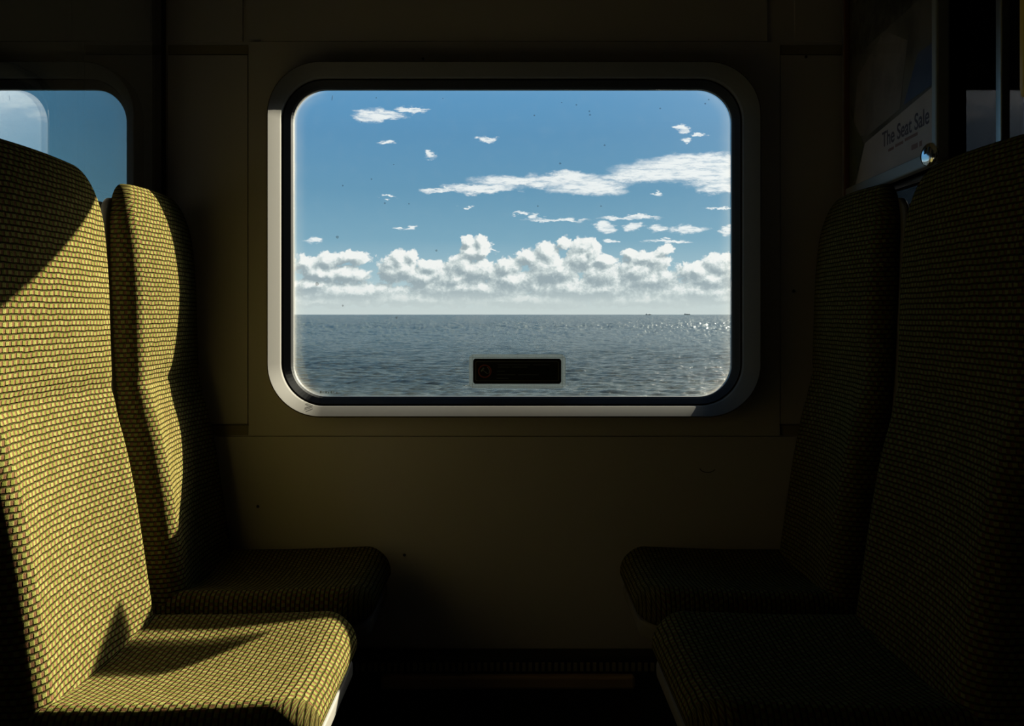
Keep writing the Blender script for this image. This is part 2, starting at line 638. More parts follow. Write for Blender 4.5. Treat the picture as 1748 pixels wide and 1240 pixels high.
WINX = {1: 0.0, 2: -1.4955, 3: 1.484}
wl = {i: win_loops(x) for i, x in WINX.items()}


def grow(r, g):
    return (r[0] - g, r[1] + g, r[2] - g, r[3] + g, r[4] + g)


# wall base plate with three window holes
holes = [rrect(*grow(wl[i]['Bi'], 0.004)) for i in (1, 2, 3)]
wb = plate([(XL, 0), (XR, 0), (XR, ZC), (XL, ZC)], holes, 0.006, 0.05)
wall = structure(wb.build('wall_back', M['wall']))


def px_x(px):
    return (px - PX0) / 700.0


def px_z(py):
    return EYE - (py - PY0) / 700.0


# raised panels on the wall: window panels, lower panels, upper panels, pillar panels
for i in (1, 2, 3):
    xo = WINX[i]
    x0, x1 = px_x(424) + xo, px_x(1331) + xo
    z1, z0 = px_z(71), px_z(744)
    p = plate([(x0, z0), (x1, z0), (x1, z1), (x0, z1)], [rrect(*grow(wl[i]['Bi'], 0.006))], 0.0, 0.0059)
    p.build('window_panel', M['wall'], wall)
    B().box(x0 + 0.03, x1 - 0.03, 0.0, 0.0059, px_z(70), ZC - 0.002).build('upper_panel', M['wall'], wall)
B().box(XL, XR, 0.0, 0.0059, 0.0, px_z(746)).build('lower_panel', M['wall'], wall)
for xa, xb in ((px_x(1333) + WINX[2], px_x(422)), (px_x(1333), px_x(422) + WINX[3])):
    B().box(xa, xb, 0.0005, 0.0059, px_z(724), px_z(94)).build('pillar_panel', M['wall'], wall)
    B().box(xa - 0.0, xb + 0.0, 0.004, 0.0059, px_z(92.5), px_z(76)).build('joint_strip', M['groove'], wall)
    B().box(xa - 0.0, xb + 0.0, 0.004, 0.0059, px_z(743.5), px_z(727)).build('joint_strip', M['groove'], wall)
    B().box(xa - 0.002, xb + 0.002, 0.0, 0.0059, px_z(727), px_z(724.5)).build('edge_lip', M['surround'], wall)
    B().box(xa + 0.035, xb - 0.012, 0.0005, 0.0059, px_z(70), ZC - 0.002).build('upper_panel', M['wall'], wall)
for px, py in ((722, 100), (690, 948), (1376, 97), (440, 865), (1355, 497)):
    x, z = px_x(px), px_z(py)
    s = B().loops([[(x + 0.0035 * math.cos(2 * PI * j / 12) * q, yy, z + 0.0035 * math.sin(2 * PI * j / 12) * q) for j in range(12)]
                   for q, yy in ((1, 0.001), (1, -0.0012), (0.7, -0.002))], cap1=True)
    s.build('screw', M['black'], wall)
sc_pts = []
for i in range(13):
    a = math.radians(190 + 150 * i / 12)
    sc_pts.append((px_x(1208) + 0.019 * math.cos(a), -0.0004, px_z(799) + 0.0115 * math.sin(a)))
B().tube(sc_pts, 0.0009, 6).build('scratch', M['black'], wall)

structure(B().box(XL, XR, YB, 0.0, -0.05, 0.0).build('floor', M['floor']))
structure(B().box(XL - 0.05, XR + 0.05, YB, 0.055, ZC, ZC + 0.05).build('ceiling', M['ceiling']))
structure(B().box(XL, XR, YB - 0.05, YB, 0, ZC).build('wall_front', M['dark']))
structure(B().box(XL - 0.05, XL, YB - 0.05, 0.055, 0, ZC).build('wall_left', M['dark']))
structure(B().box(XR, XR + 0.05, YB - 0.05, 0.055, 0, ZC).build('wall_right', M['dark']))

# heater casing along the foot of the window wall
hb = structure(B().rbox(-0.80, 0.80, -0.055, 0.0055, 0.0, px_z(1108) - 0.0, 0.006).build('baseboard_back', M['black']))
B().rbox(-0.30, 0.30, -0.075, -0.05, 0.165, 0.196, 0.006).build('kick_strip', M['duct'], hb)
gr = B()
for i in range(60):
    x = -0.45 + 0.9 * i / 59
    gr.box(x - 0.004, x + 0.004, -0.060, -0.054, 0.203, 0.222)
gr.build('heater_grille', M['groove'], hb)


def make_window(i):
    L = wl[i]
    xc = WINX[i]
    G = L['G']
    zc = (G[2] + G[3]) / 2
    w = structure(empty('window_%d' % i, (xc + (G[0] + G[1]) / 2 - xc, 0, zc)))
    A, Bi = L['A'], L['Bi']
    # pale funnel shaped surround
    s = B()
    s.loops([at_y(rrect(*grow(A, 0.004)), 0.0), at_y(rrect(*grow(A, 0.0035)), -0.044), at_y(rrect(*grow(A, 0.0015)), -0.0478), at_y(rrect(*A), -0.048),
             at_y(rrect(*grow(Bi, 0.0008)), -0.012), at_y(rrect(*Bi), -0.010), at_y(rrect(*Bi), 0.006), at_y(rrect(*Bi), 0.018),
             at_y(rrect(*grow(Bi, 0.003)), 0.018), at_y(rrect(*grow(Bi, 0.003)), 0.0)], close=True)
    su = s.build('surround', M['surround'], w)
    su.data.polygons.foreach_set('use_smooth', [True] * len(su.data.polygons))
    su.data.set_sharp_from_angle(angle=math.radians(32))
    # black rubber gasket
    g = B()
    g.loops([at_y(rrect(*grow(Bi, -0.0005)), 0.030), at_y(rrect(*grow(Bi, -0.0005)), 0.008), at_y(rrect(*grow(Bi, -0.004)), 0.006),
             at_y(rrect(*grow(G, 0.004)), 0.020), at_y(rrect(*G), 0.026), at_y(rrect(*G), 0.040), at_y(rrect(*grow(Bi, -0.0005)), 0.044)], close=True)
    g.build('gasket', M['gasket'], w)
    # pane, object origin at its centre
    gw = grow(G, -0.0003)
    lp = rrect(*gw)
    cx = (G[0] + G[1]) / 2
    loc = [(x - cx, z - zc) for x, z in lp]
    p = B().loops([at_y(loc, 0.030), at_y(loc, 0.036)], cap0=True, cap1=True)
    o = p.build('pane', window_glass('window_glass', (G[1] - G[0]) / 2, (G[3] - G[2]) / 2, G[4], 1.0 if i == 1 else 0.3))
    o.parent = w
    return w


win1 = make_window(1)
win2 = make_window(2)
win3 = make_window(3)

# specks of dirt and the small maker's mark on the middle pane
spk = B()
for px, py, r in ((576, 405, 3.6), (541, 485, 4.2), (657, 347, 2.2), (585, 317, 2), (634, 306, 2), (698, 348, 1.8), (672, 281, 1.5), (642, 167, 1.4),
                  (756, 168, 1.3), (745, 428, 2.6), (1007, 196, 2.2), (984, 179, 2), (959, 175, 1.6), (1127, 185, 2), (1006, 190, 2), (1032, 248, 2.2),
                  (956, 279, 2.4), (918, 352, 2), (1026, 352, 2), (677, 543, 3), (912, 197, 2), (585, 522, 2.4), (617, 208, 1.2), (1210, 170, 2), (1204, 177, 2)):
    x, z = W(px, py, 0.0293)
    r = r / 690.0 * 0.75
    spk.loops([[(x + q * r * math.cos(2 * PI * j / 9) * (1 + .25 * math.sin(j * 2.3 + px)), yy, z + q * r * math.sin(2 * PI * j / 9)) for j in range(9)]
               for q, yy in ((1, 0.0299), (0.7, 0.0293))], cap1=True)
x, z = W(567, 167, 0.029)
spk.loops([[(x + q * 0.0014 * math.cos(2 * PI * j / 9) + 0.001 * math.sin(2 * PI * j / 9), yy, z + q * 0.007 * math.sin(2 * PI * j / 9)) for j in range(9)]
           for q, yy in ((1, 0.0299), (0.7, 0.0290))], cap1=True)
def speck_mat():
    m, k, out = mat('dirt_speck')
    tr = k.new('ShaderNodeBsdfTransparent')
    df = k.new('ShaderNodeBsdfDiffuse')
    df.inputs[0].default_value = (0.10, 0.10, 0.09, 1)
    mx = k.new('ShaderNodeMixShader')
    mx.inputs[0].default_value = 0.42
    k.put(mx.inputs[1], tr.outputs[0])
    k.put(mx.inputs[2], df.outputs[0])
    k.put(out.inputs[0], mx.outputs[0])
    return m


M['speck'] = speck_mat()
o = spk.build('dirt_specks', M['speck'], win1)
o['kind'] = 'stuff'
mk = B()
for i, (w_, h_) in enumerate(((4, 5), (2, 2), (4, 4), (3, 3), (4, 4), (2, 4), (3, 3))):
    x, z = W(546 + i * 4.6, 672, 0.029)
    mk.box(x, x + w_ * 0.75 / 690, 0.0290, 0.02995, z, z + h_ * 0.9 / 690)
mk.build('maker_mark', M['speck'], win1)

# ------------------------------------------------------------------ emergency hammer sign on the pane
YS = 0.0298
sx, sz = W(882.5, 634, YS)
sign = tag(empty('emergency_sign', (sx, YS, sz)), 'small black emergency hammer sign with dotted grey edge stuck on the window', 'sign')
kk = 1.0 / 690.0


def sgn(px0, py0, px1, py1, r):
    x0, z1 = W(px0, py0, YS)
    x1, z0 = W(px1, py1, YS)
    return (x0, x1, z0, z1, r)


ob = sgn(800.5, 605, 965.5, 663, 0.013)
ib = sgn(807.5, 612.5, 958, 655.5, 0.007)
inn = sgn(810, 615, 955.5, 653, 0.006)
b = B().loops([[(x - sx, 0.0, z - sz) for x, z in rrect(*ob)], [(x - sx, -0.0004, z - sz) for x, z in rrect(*ob)],
               [(x - sx, -0.0004, z - sz) for x, z in rrect(*inn)], [(x - sx, 0.0, z - sz) for x, z in rrect(*inn)]], close=True)
o = b.build('dotted_border', M['frit'])
o.parent = sign
sp = B().loops([at_y(rrect(*ib), YS - 0.0012), at_y(rrect(*ib), YS - 0.0005)], True, True).build('panel', M['sign'], sign)
l1 = sgn(811.5, 617, 954, 651, 0.004)
l2 = sgn(812.6, 618.1, 952.9, 649.9, 0.0035)
B().loops([at_y(rrect(*l1), YS - 0.0012), at_y(rrect(*l1), YS - 0.0016), at_y(rrect(*l2), YS - 0.0016), at_y(rrect(*l2), YS - 0.0012)], close=True).build('outline', M['sign_grey'], sp)
icx, icz = W(827.5, 634, YS)
R1, R0 = 11.5 * kk, 9.3 * kk
ring = [[(icx + r * math.cos(2 * PI * j / 40), yy, icz + r * math.sin(2 * PI * j / 40)) for j in range(40)]
        for r, yy in ((R1, YS - 0.0012), (R1, YS - 0.0017), (R0, YS - 0.0017), (R0, YS - 0.0012))]
B().loops(ring, close=True).build('icon_ring', M['sign_red'], sp)
hm = B()
hm.tube([(icx - 5 * kk, YS - 0.0013, icz + 3.5 * kk), (icx + 5 * kk, YS - 0.0013, icz - 4.5 * kk)], 0.0011, 6)
hm.tube([(icx - 1.5 * kk, YS - 0.0013, icz + 5.5 * kk), (icx - 6 * kk, YS - 0.0013, icz - 0.5 * kk)], 0.0022, 6)
hm.tube([(icx + (8 * math.cos(a)) * kk, YS - 0.0013, icz + (8 * math.sin(a)) * kk) for a in [math.radians(-30 + 90 * i / 8) for i in range(9)]], 0.001, 6)
hm.build('hammer_icon', M['sign_grey'], sp)
tx = B()
for py, segs in ((623, ((850, 905), (910, 938))), (627, ((850, 870), (874, 900))), (634, ((848, 862),)), (640, ((848, 880), (884, 920))), (646, ((848, 868),))):
    for a, c in segs:
        x0, z0 = W(a, py, YS)
        x1, _ = W(c, py, YS)
        tx.box(x0, x1, YS - 0.0015, YS - 0.0012, z0 - 0.0009, z0 + 0.0009)
tx.build('text_lines', simple('sign_text_ink', (0.07, 0.076, 0.073), 0.5, 0, 0.2), sp)

# ------------------------------------------------------------------ seats
def interp(t, tab, c):
    for a, b in zip(tab, tab[1:]):
        if t <= b[0]:
            q = (t - a[0]) / (b[0] - a[0])
            q2 = max(0.0, min(1.0, q))
            return a[c] + (b[c] - a[c]) * q2
    return tab[-1][c]


def smooth_tab(tab, c, t):
    """Catmull-Rom through (t, value) rows"""
    xs = [r[0] for r in tab]
    i = max(0, min(len(tab) - 2, next((j for j in range(len(xs) - 1) if t <= xs[j + 1]), len(xs) - 2)))
    p1, p2 = tab[i][c], tab[i + 1][c]
    h = xs[i + 1] - xs[i]
    m1 = (tab[i + 1][c] - tab[i - 1][c]) / (xs[i + 1] - xs[i - 1]) if i > 0 else (p2 - p1) / h
    m2 = (tab[i + 2][c] - tab[i][c]) / (xs[i + 2] - xs[i]) if i + 2 < len(tab) else (p2 - p1) / h
    q = (t - xs[i]) / h
    q = max(0, min(1, q))
    return (2 * q ** 3 - 3 * q ** 2 + 1) * p1 + (q ** 3 - 2 * q ** 2 + q) * h * m1 + (-2 * q ** 3 + 3 * q ** 2) * p2 + (q ** 3 - q ** 2) * h * m2


HW = 0.212
# (height about the eye, front face x, back face x) of the left hand seat's backrest
BACK0 = [(-0.600, -0.664, -0.745), (-0.540, -0.669, -0.750), (-0.470, -0.679, -0.757), (-0.400, -0.688, -0.763), (-0.330, -0.697, -0.769),
        (-0.250, -0.711, -0.775), (-0.180, -0.728, -0.780), (-0.135, -0.737, -0.784), (-0.080, -0.740, -0.787), (-0.010, -0.742, -0.790),
        (0.060, -0.744, -0.793), (0.130, -0.750, -0.795), (0.190, -0.758, -0.797), (0.245, -0.768, -0.799), (0.268, -0.775, -0.800)]
BACK = [(z, xf + 0.011 + 0.006 * max(0.0, min(1.0, (-0.2 - z) / 0.25)), xb) for z, xf, xb in BACK0]


# how far the middle of the face stands out of (or sinks below) its edges
CROWN = [(-0.60, -0.010, 0), (-0.48, -0.016, 0), (-0.36, -0.020, 0), (-0.25, -0.020, 0), (-0.16, -0.013, 0), (-0.07, 0.002, 0), (0.03, 0.011, 0), (0.15, 0.012, 0), (0.268, 0.010, 0)]


def section(hw, xf, xb, crown, rf, rb, nf=22):
    """closed outline (d, x): front face, far corner, back face, near corner"""
    rf = min(rf, (xf - xb) * 0.62, hw)
    rb = min(rb, (xf - xb) * 0.30, hw)
    pts = []
    fl = hw - rf
    for i in range(nf + 1):
        q = -1 + 2 * i / nf
        pts.append((q * fl, xf + crown * (1 - q * q)))
    for i in range(1, 9):
        a = PI / 2 * i / 8
        pts.append((fl + rf * math.sin(a), xf - rf + rf * math.cos(a)))
    bl = hw - rb
    for i in range(5):
        a = PI / 2 * i / 4
        pts.append((bl + rb * math.cos(a), xb + rb - rb * math.sin(a)))
    for i in range(1, 7):
        pts.append((bl - 2 * bl * i / 6, xb))
    for i in range(1, 5):
        a = PI / 2 * i / 4
        pts.append((-bl - rb * math.sin(a), xb + rb - rb * math.cos(a)))
    for i in range(8):
        a = PI / 2 * i / 8
        pts.append((-fl - rf * math.cos(a), xf - rf + rf * math.sin(a)))
    return pts


def loft_uv(sections, vs_len):
    """sections: list of lists of 3-D points; returns verts, faces, uvs (metres)"""
    n = len(sections[0])
    verts, uvs, faces = [], [], []
    for s, sec in enumerate(sections):
        u = 0.0
        us = [0.0]
        for j in range(1, n + 1):
            u += (Vector(sec[j % n]) - Vector(sec[j - 1])).length
            us.append(u)
        mid = us[11]
        for j in range(n + 1):                       # seam vertex doubled so the weave stays even
            verts.append(sec[j % n])
            uvs.append((us[j] - mid, vs_len[s]))
    m = n + 1
    for s in range(len(sections) - 1):
        for j in range(n):
            faces.append((s * m + j, s * m + j + 1, (s + 1) * m + j + 1, (s + 1) * m + j))
    for s, rev in ((0, True), (len(sections) - 1, False)):
        ring = [s * m + j for j in range(n)]
        c = sum((Vector(verts[i]) for i in ring), Vector()) / n
        ci = len(verts)
        verts.append(tuple(c))
        uvs.append((0.0, vs_len[s]))
        for j in range(n):
            a, b_ = s * m + j, s * m + j + 1
            faces.append((b_, a, ci) if rev else (a, b_, ci))
    return verts, faces, uvs


def weld(o):
    bm = bmesh.new()
    bm.from_mesh(o.data)
    bmesh.ops.remove_doubles(bm, verts=bm.verts, dist=1e-6)
    bmesh.ops.recalc_face_normals(bm, faces=bm.faces)
    bm.to_mesh(o.data)
    bm.free()
    o.data.polygons.foreach_set('use_smooth', [True] * len(o.data.polygons))


def backrest_mesh(flip, HW):
    secs, vl = [], []
    ztop = 0.268
    zs = [-0.600 + 0.0105 * i for i in range(int((0.160 + 0.60) / 0.0105) + 1)]
    L = 0.0
    prev = None
    st = []
    for z in zs:
        st.append((z, 0.0, 0.0))
    R = ztop - zs[-1]
    for i in range(1, 13):
        a = PI / 2 * i / 12
        st.append((zs[-1] + R * math.sin(a), 1 - math.cos(a), 1 - math.cos(a)))
    for z, iw, it in st:
        xf = smooth_tab(BACK, 1, z)
        xb = smooth_tab(BACK, 2, z)
        hw = HW - 0.068 * iw
        lean = 0.004 * math.exp(-((z + 0.135) / 0.012) ** 2)         # pinched seam below the headrest
        th = xf - xb
        xf2 = xf - lean - th * 0.40 * it
        crown = smooth_tab(CROWN, 1, z)
        sec = section(hw, xf2, xb + th * 0.12 * it, crown, 0.040, 0.016)
        secs.append([(flip * x, d, z) for d, x in sec])
        if prev is not None:
            L += math.hypot(z - prev[0], xf2 - prev[1])
        prev = (z, xf2)
        vl.append(L)
    return loft_uv(secs, vl)


def cushion_mesh(flip, HW):
    secs, vl = [], []
    xb, xf = -0.715, -0.272
    zt, zb = -0.557, -0.640
    st = []
    nst = 36
    R = 0.062
    for i in range(nst + 1):
        st.append((xb + (xf - R - xb) * i / nst, 0.0, 0.0))
    for i in range(1, 13):
        a = PI / 2 * i / 12
        st.append((xf - R + R * math.sin(a), 1 - math.cos(a), i / 12))
    L = 0.0
    prev = None
    for x, q, tt in st:
        t = (x - xb) / (xf - xb)
        hw = HW + 0.001 - 0.060 * q ** 0.8
        top = zt + 0.012 * math.sin(min(1, max(0, (t - 0.25) / 0.6)) * PI) * 0.0 - 0.040 * q
        bot = zb + 0.026 * q + 0.014
        hollow = 0.016 * (1 - q) * (1 - t * t) ** 0.5
        sec = []
        base_sec = section(hw, top, bot, 0.0, 0.034, 0.018)
        for d, z in base_sec:
            w_ = 1 - (d / hw) ** 2
            up = (z - bot) / max(1e-6, top - bot)
            z2 = z - hollow * w_ * max(0, up) + 0.010 * max(0, up) * (1 - w_) * (1 - q)
            z2 += 0.010 * max(0, up) * (1 - q) * max(0, t - 0.45) / 0.4 * (0.4 + 0.6 * w_)
            sec.append((flip * x, d, z2))
        secs.append(sec)
        c = sec[11]
        if prev is not None:
            L += math.hypot(c[0] - prev[0], c[2] - prev[1])
        prev = (c[0], c[2])
        vl.append(L)
    return loft_uv(secs, vl)


def seat_shell(flip, root, HW):
    """moulded pan under the cushion and moulded shell behind the back, both beige plastic"""
    secs = []
    xb, xf = -0.735, -0.279
    R = 0.075
    st = [(xb + (xf - R - xb) * i / 14, 0.0) for i in range(15)] + [(xf - R + R * math.sin(PI / 2 * i / 10), 1 - math.cos(PI / 2 * i / 10)) for i in range(1, 11)]
    for x, q in st:
        hw = HW - 0.002 - 0.062 * q ** 0.8
        sec = section(hw, -0.622 - 0.004 * q, -0.668 + 0.020 * q, 0.0, 0.012, 0.030)
        secs.append([(flip * x, d, z) for d, z in sec])
    v, f, _ = loft_uv(secs, [0] * len(secs))
    pan = add_mesh('seat_pan', v, f, M['shell'], root)
    weld(pan)
    secs = []
    zs = [-0.655 + 0.842 * i / 30 for i in range(31)]
    st = [(z, 0.0) for z in zs] + [(zs[-1] + 0.048 * math.sin(PI / 2 * i / 8), 1 - math.cos(PI / 2 * i / 8)) for i in range(1, 9)]
    for z, q in st:
        xbk = smooth_tab(BACK, 2, max(-0.6, min(0.268, z)))
        hw = HW + 0.014 - 0.045 * q
        sec = section(hw, xbk + 0.006, xbk - 0.006 + 0.001 * q, 0.0, 0.010, 0.006)
        secs.append([(flip * x, d, z) for d, x in sec])
    v, f, _ = loft_uv(secs, [0] * len(secs))
    sh = add_mesh('back_shell', v, f, M['shell'], root)
    weld(sh)


def make_seat(side, HW):
    flip = 1 if side == 'left' else -1
    root = empty('train_seat', (0, 0, 0))
    v, f, uv = backrest_mesh(flip, HW)
    o = add_mesh('backrest', v, f, M['fabric'], root, uv)
    o.data.polygons.foreach_set('use_smooth', [True] * len(o.data.polygons))
    v, f, uv = cushion_mesh(flip, HW)
    o = add_mesh('seat_cushion', v, f, M['fabric'], root, uv)
    o.data.polygons.foreach_set('use_smooth', [True] * len(o.data.polygons))
    seat_shell(flip, root, HW)
    b = B()
    xs = sorted((flip * -0.70, flip * -0.36))
    b.rbox(xs[0], xs[1], -0.16, 0.16, -0.695, -0.664, 0.006)
    b.build('seat_frame', M['black'], root)
    xs = sorted((flip * -0.68, flip * -0.50))
    p = B()
    p.rbox(xs[0], xs[1], -0.05, 0.05, -1.035, -0.690, 0.012)
    xs = sorted((flip * -0.72, flip * -0.46))
    p.rbox(xs[0], xs[1], -0.09, 0.09, -1.05, -1.030, 0.006)
    p.build('pedestal', M['black'], root)
    return root


left = make_seat('left', 0.178)
left_near = make_seat('left', 0.212)
right = make_seat('right', 0.178)
right_near = make_seat('right', 0.212)
DF, DN = 0.225, 0.710
g = 'facing train seats'
left_near.location = (0, -DN, EYE)
left.location = (0, -DF, EYE)
right_near.location = (-0.012, -DN, EYE)
right.location = (-0.012, -DF, EYE)
tag(left_near, 'sunlit yellow green woven seat on the left, nearer the aisle', 'seat', g)
tag(left, 'yellow green woven window seat on the left, half in shade behind the sunlit aisle seat', 'seat', g)
tag(right_near, 'dark shaded woven seat on the right, nearer the aisle, below the poster', 'seat', g)
tag(right, 'dark shaded woven window seat on the right, beside the window wall', 'seat', g)

# ------------------------------------------------------------------ left glass screen
ZP = zr(0.224)
scr = tag(empty('glass_screen', (-0.838, -0.5, 0)), 'clear glass screen over a white panel behind the left seats', 'screen')
YE = -1.02
B().box(-0.858, -0.808, YE, -0.001, 0.0, ZP).build('lower_panel', M['white'], scr)
B().box(-0.842, -0.834, YE, -0.001, ZP, ZC - 0.001).build('glass', M['screen_glass'], scr)
B().rbox(-0.8565, -0.8335, -0.03, -0.0005, ZP + 0.001, ZC - 0.002, 0.002).build('edge_channel', M['gasket'], scr)
B().tube([(-0.838, YE - 0.016, 0.0), (-0.838, YE - 0.016, ZC - 0.001)], 0.018, 16).build('end_post', M['alu'], scr)

# ------------------------------------------------------------------ right smoked glass screen
scr2 = tag(empty('glass_screen', (0.838, -0.5, 0)), 'smoked glass screen behind the right seats, carrying the poster', 'screen')
B().box(0.812, 0.862, YE, -0.001, 0.0, ZP).build('lower_panel', M['dark'], scr2)
B().box(0.834, 0.842, YE, -0.001, ZP, ZC - 0.001).build('glass', M['dark_glass'], scr2)
B().rbox(0.8335, 0.8565, -0.03, -0.0005, ZP + 0.001, ZC - 0.002, 0.002).build('edge_channel', M['gasket'], scr2)
B().box(0.8425, 0.856, -0.50, -0.04, zr(0.27), ZC - 0.2).build('backing_board', M['black'], scr2)
B().tube([(0.838, YE - 0.016, 0.0), (0.838, YE - 0.016, ZC - 0.001)], 0.018, 16).build('end_post', M['alu'], scr2)

# slim aluminium frame on the smoked glass, around the poster
M['dulled_bar'] = simple('dulled_frame_metal', (0.22, 0.23, 0.235), 0.5, 0.35, 0.4, 0.04, 50)  # duller copy of the poster frame metal, darkened to reflect less window light
fr = tag(empty('metal_frame', (0.826, -0.37, zr(0.262))), 'slim bare aluminium frame on the smoked glass, just right of the poster', 'frame')
fy0, fy1 = -0.682, -0.035
f_top = zr(1.0)
fb = B()
fb.rbox(0.818, 0.8335, fy0, fy0 + 0.017, zr(0.268), f_top, 0.002)
fb.rbox(0.818, 0.8335, fy1 - 0.012, fy1, zr(0.268), f_top, 0.002)
fb.rbox(0.818, 0.8335, fy0 + 0.016, fy1 - 0.011, zr(0.268), zr(0.277), 0.002)
fb.rbox(0.818, 0.8335, fy0 + 0.016, fy1 - 0.011, f_top - 0.012, f_top, 0.002)
fb.build('frame_bars', M['alu'], fr)

# ------------------------------------------------------------------ poster in its frame (slightly turned towards the aisle end)
PA = Vector((0.808, -0.045, 0))          # wall end
PB = Vector((0.772, -0.590, 0))          # aisle end
pd = (PB - PA)
PWID = pd.length
pd.normalize()
pn = Vector((pd.y, -pd.x, 0))             # towards the room
if pn.x > 0:
    pn = -pn
pm = Matrix((( pd.x, 0, pn.x, PA.x), (pd.y, 0, pn.y, PA.y), (0, 1, 0, zr(0.272)), (0, 0, 0, 1)))
PH = 0.80
post = tag(empty('poster', (0.79, -0.32, zr(0.272))), 'framed seat sale poster with slanting caption band, above the right seats', 'poster')


def pbuild(b, name, material, parent=post):
    b.v = [tuple(pm @ Vector(v)) for v in b.v]
    return b.build(name, material, parent)


def pprism(poly, z0, z1):
    n = len(poly)
    b = B()
    return b.loops([[(x, y, z0) for x, y in poly], [(x, y, z1) for x, y in poly]], True, True)


def gradient_print(name, a, b_, scale, streak=None):
    m, k, out = mat(name)
    tc = k.new('ShaderNodeTexCoord')
    n = k.noise(tc.outputs['Object'], scale, 5, 0.6)
    c = k.mixc(k.smooth(n.outputs['Fac'], 0.35, 0.65), a, b_)
    principled(k, out, c, 0.35, 0, 0.3)
    return m


bw = 0.030
fb = B()
pbuild(B().box(0.001, PWID - 0.001, 0.001, PH - 0.001, -0.0085, -0.004), 'back_board', M['black'])
pbuild(B().rbox(0, 0.016, 0, PH, -0.0085, 0.010, 0.003), 'frame_bar', M['alu'])  # shinier metal on this bar alone, so the wall end looks better lit
pbuild(B().rbox(PWID - 0.022, PWID, 0, PH, -0.0085, 0.016, 0.004), 'frame_bar', M['dulled_bar'])
pbuild(B().rbox(0.016, PWID - 0.022, 0, 0.026, -0.0085, 0.008, 0.003), 'frame_bar', M['dulled_bar'])
pbuild(B().rbox(0.016, PWID - 0.022, PH - 0.026, PH, -0.0085, 0.008, 0.003), 'frame_bar', M['dulled_bar'])
pbuild(B().rbox(0.0155, 0.022, 0.004, PH - 0.004, -0.004, 0.011, 0.002), 'frame_seal', simple('red_brown_seal', (0.10, 0.035, 0.018), 0.5))
x0, x1, y0, y1 = 0.018, PWID - 0.022, 0.026, PH - 0.026
sheet = pbuild(B().box(x0, x1, y0, y1, -0.004, -0.0015), 'printed_sheet', gradient_print('poster_print', (0.10, 0.10, 0.09), (0.20, 0.19, 0.18), 9))
Wd = x1 - x0


def art(name, poly, material, lvl):
    pl = [(x0 + u * Wd, y0 + v) for u, v in poly]
    pbuild(pprism(pl, -0.0015, -0.0015 + 0.0002 * lvl), name, material)


art('dark_scene', [(0, 0.30), (1, 0.30), (1, 0.745), (0, 0.745)], gradient_print('poster_dark', (0.03, 0.028, 0.022), (0.14, 0.14, 0.12), 30), 1)
art('tan_strip', [(0.06, 0.43), (0.50, 0.40), (0.50, 0.50), (0.06, 0.50)], gradient_print('poster_tan', (0.22, 0.17, 0.08), (0.30, 0.24, 0.12), 14), 2)
art('tan_strip', [(0.06, 0.56), (0.62, 0.54), (0.62, 0.57), (0.06, 0.60)], gradient_print('poster_tan', (0.20, 0.16, 0.09), (0.26, 0.20, 0.10), 14), 2)
art('pale_figure', [(0.05, 0.12), (0.25, 0.10), (0.62, 0.115), (0.70, 0.24), (0.45, 0.30), (0.12, 0.25)], gradient_print('poster_grey', (0.20, 0.18, 0.19), (0.30, 0.27, 0.27), 12), 2)
art('blue_patch', [(0.66, 0.118), (1.0, 0.125), (1.0, 0.20), (0.80, 0.20)], gradient_print('poster_blue', (0.07, 0.11, 0.26), (0.12, 0.16, 0.30), 12), 3)
art('green_patch', [(0.0, 0.0), (0.10, 0.02), (0.20, 0.085), (0.05, 0.16), (0.0, 0.20)], gradient_print('poster_green', (0.10, 0.12, 0.08), (0.15, 0.17, 0.11), 12), 3)
art('caption_band', [(0.09, 0.0), (1.0, 0.0), (1.0, 0.122), (0.22, 0.086)], gradient_print('poster_band', (0.52, 0.46, 0.46), (0.60, 0.54, 0.54), 5), 4)


def text_on(txt, u, v, h, name, material, lvl=5, bold=0.0):
    cu = bpy.data.curves.new(name, 'FONT')
    cu.body = txt
    cu.size = h * 1.35
    cu.extrude = 0.0001
    cu.offset = bold
    t = bpy.data.objects.new('tmp', cu)
    C.objects.link(t)
    dg = bpy.context.evaluated_depsgraph_get()
    me = bpy.data.meshes.new_from_object(t.evaluated_get(dg))
    C.objects.unlink(t)
    bpy.data.objects.remove(t)
    o = bpy.data.objects.new(name, me)
    me.materials.clear()
    me.materials.append(material)
    off = Matrix.Translation((x0 + u * Wd, y0 + v, -0.0015 + 0.0002 * lvl))
    me.transform(pm @ off)
    C.objects.link(o)
    o.parent = post
    o.matrix_parent_inverse = Matrix.Translation(-post.location)
    return o


ink = simple('poster_ink', (0.10, 0.085, 0.13), 0.5, 0, 0.2)
text_on('The Seat Sale', 0.43, 0.056, 0.033, 'headline', ink, 5, 0.0006)
# the small print under the headline is too small to read in the photograph: worn strokes only
sub = simple('poster_ink_red', (0.26, 0.13, 0.12), 0.5)
for u0, u1, v0, hh in ((0.50, 0.56, 0.040, 0.006), (0.575, 0.66, 0.042, 0.006), (0.675, 0.80, 0.044, 0.006), (0.74, 0.80, 0.020, 0.010), (0.815, 0.84, 0.020, 0.010)):
    art('small_print', [(u0, v0), (u1, v0), (u1, v0 + hh), (u0, v0 + hh)], sub, 5)
pbuild(B().box(x0, x1, y0, y1, 0.0005, 0.0020), 'clear_cover', M['poster_cover'])

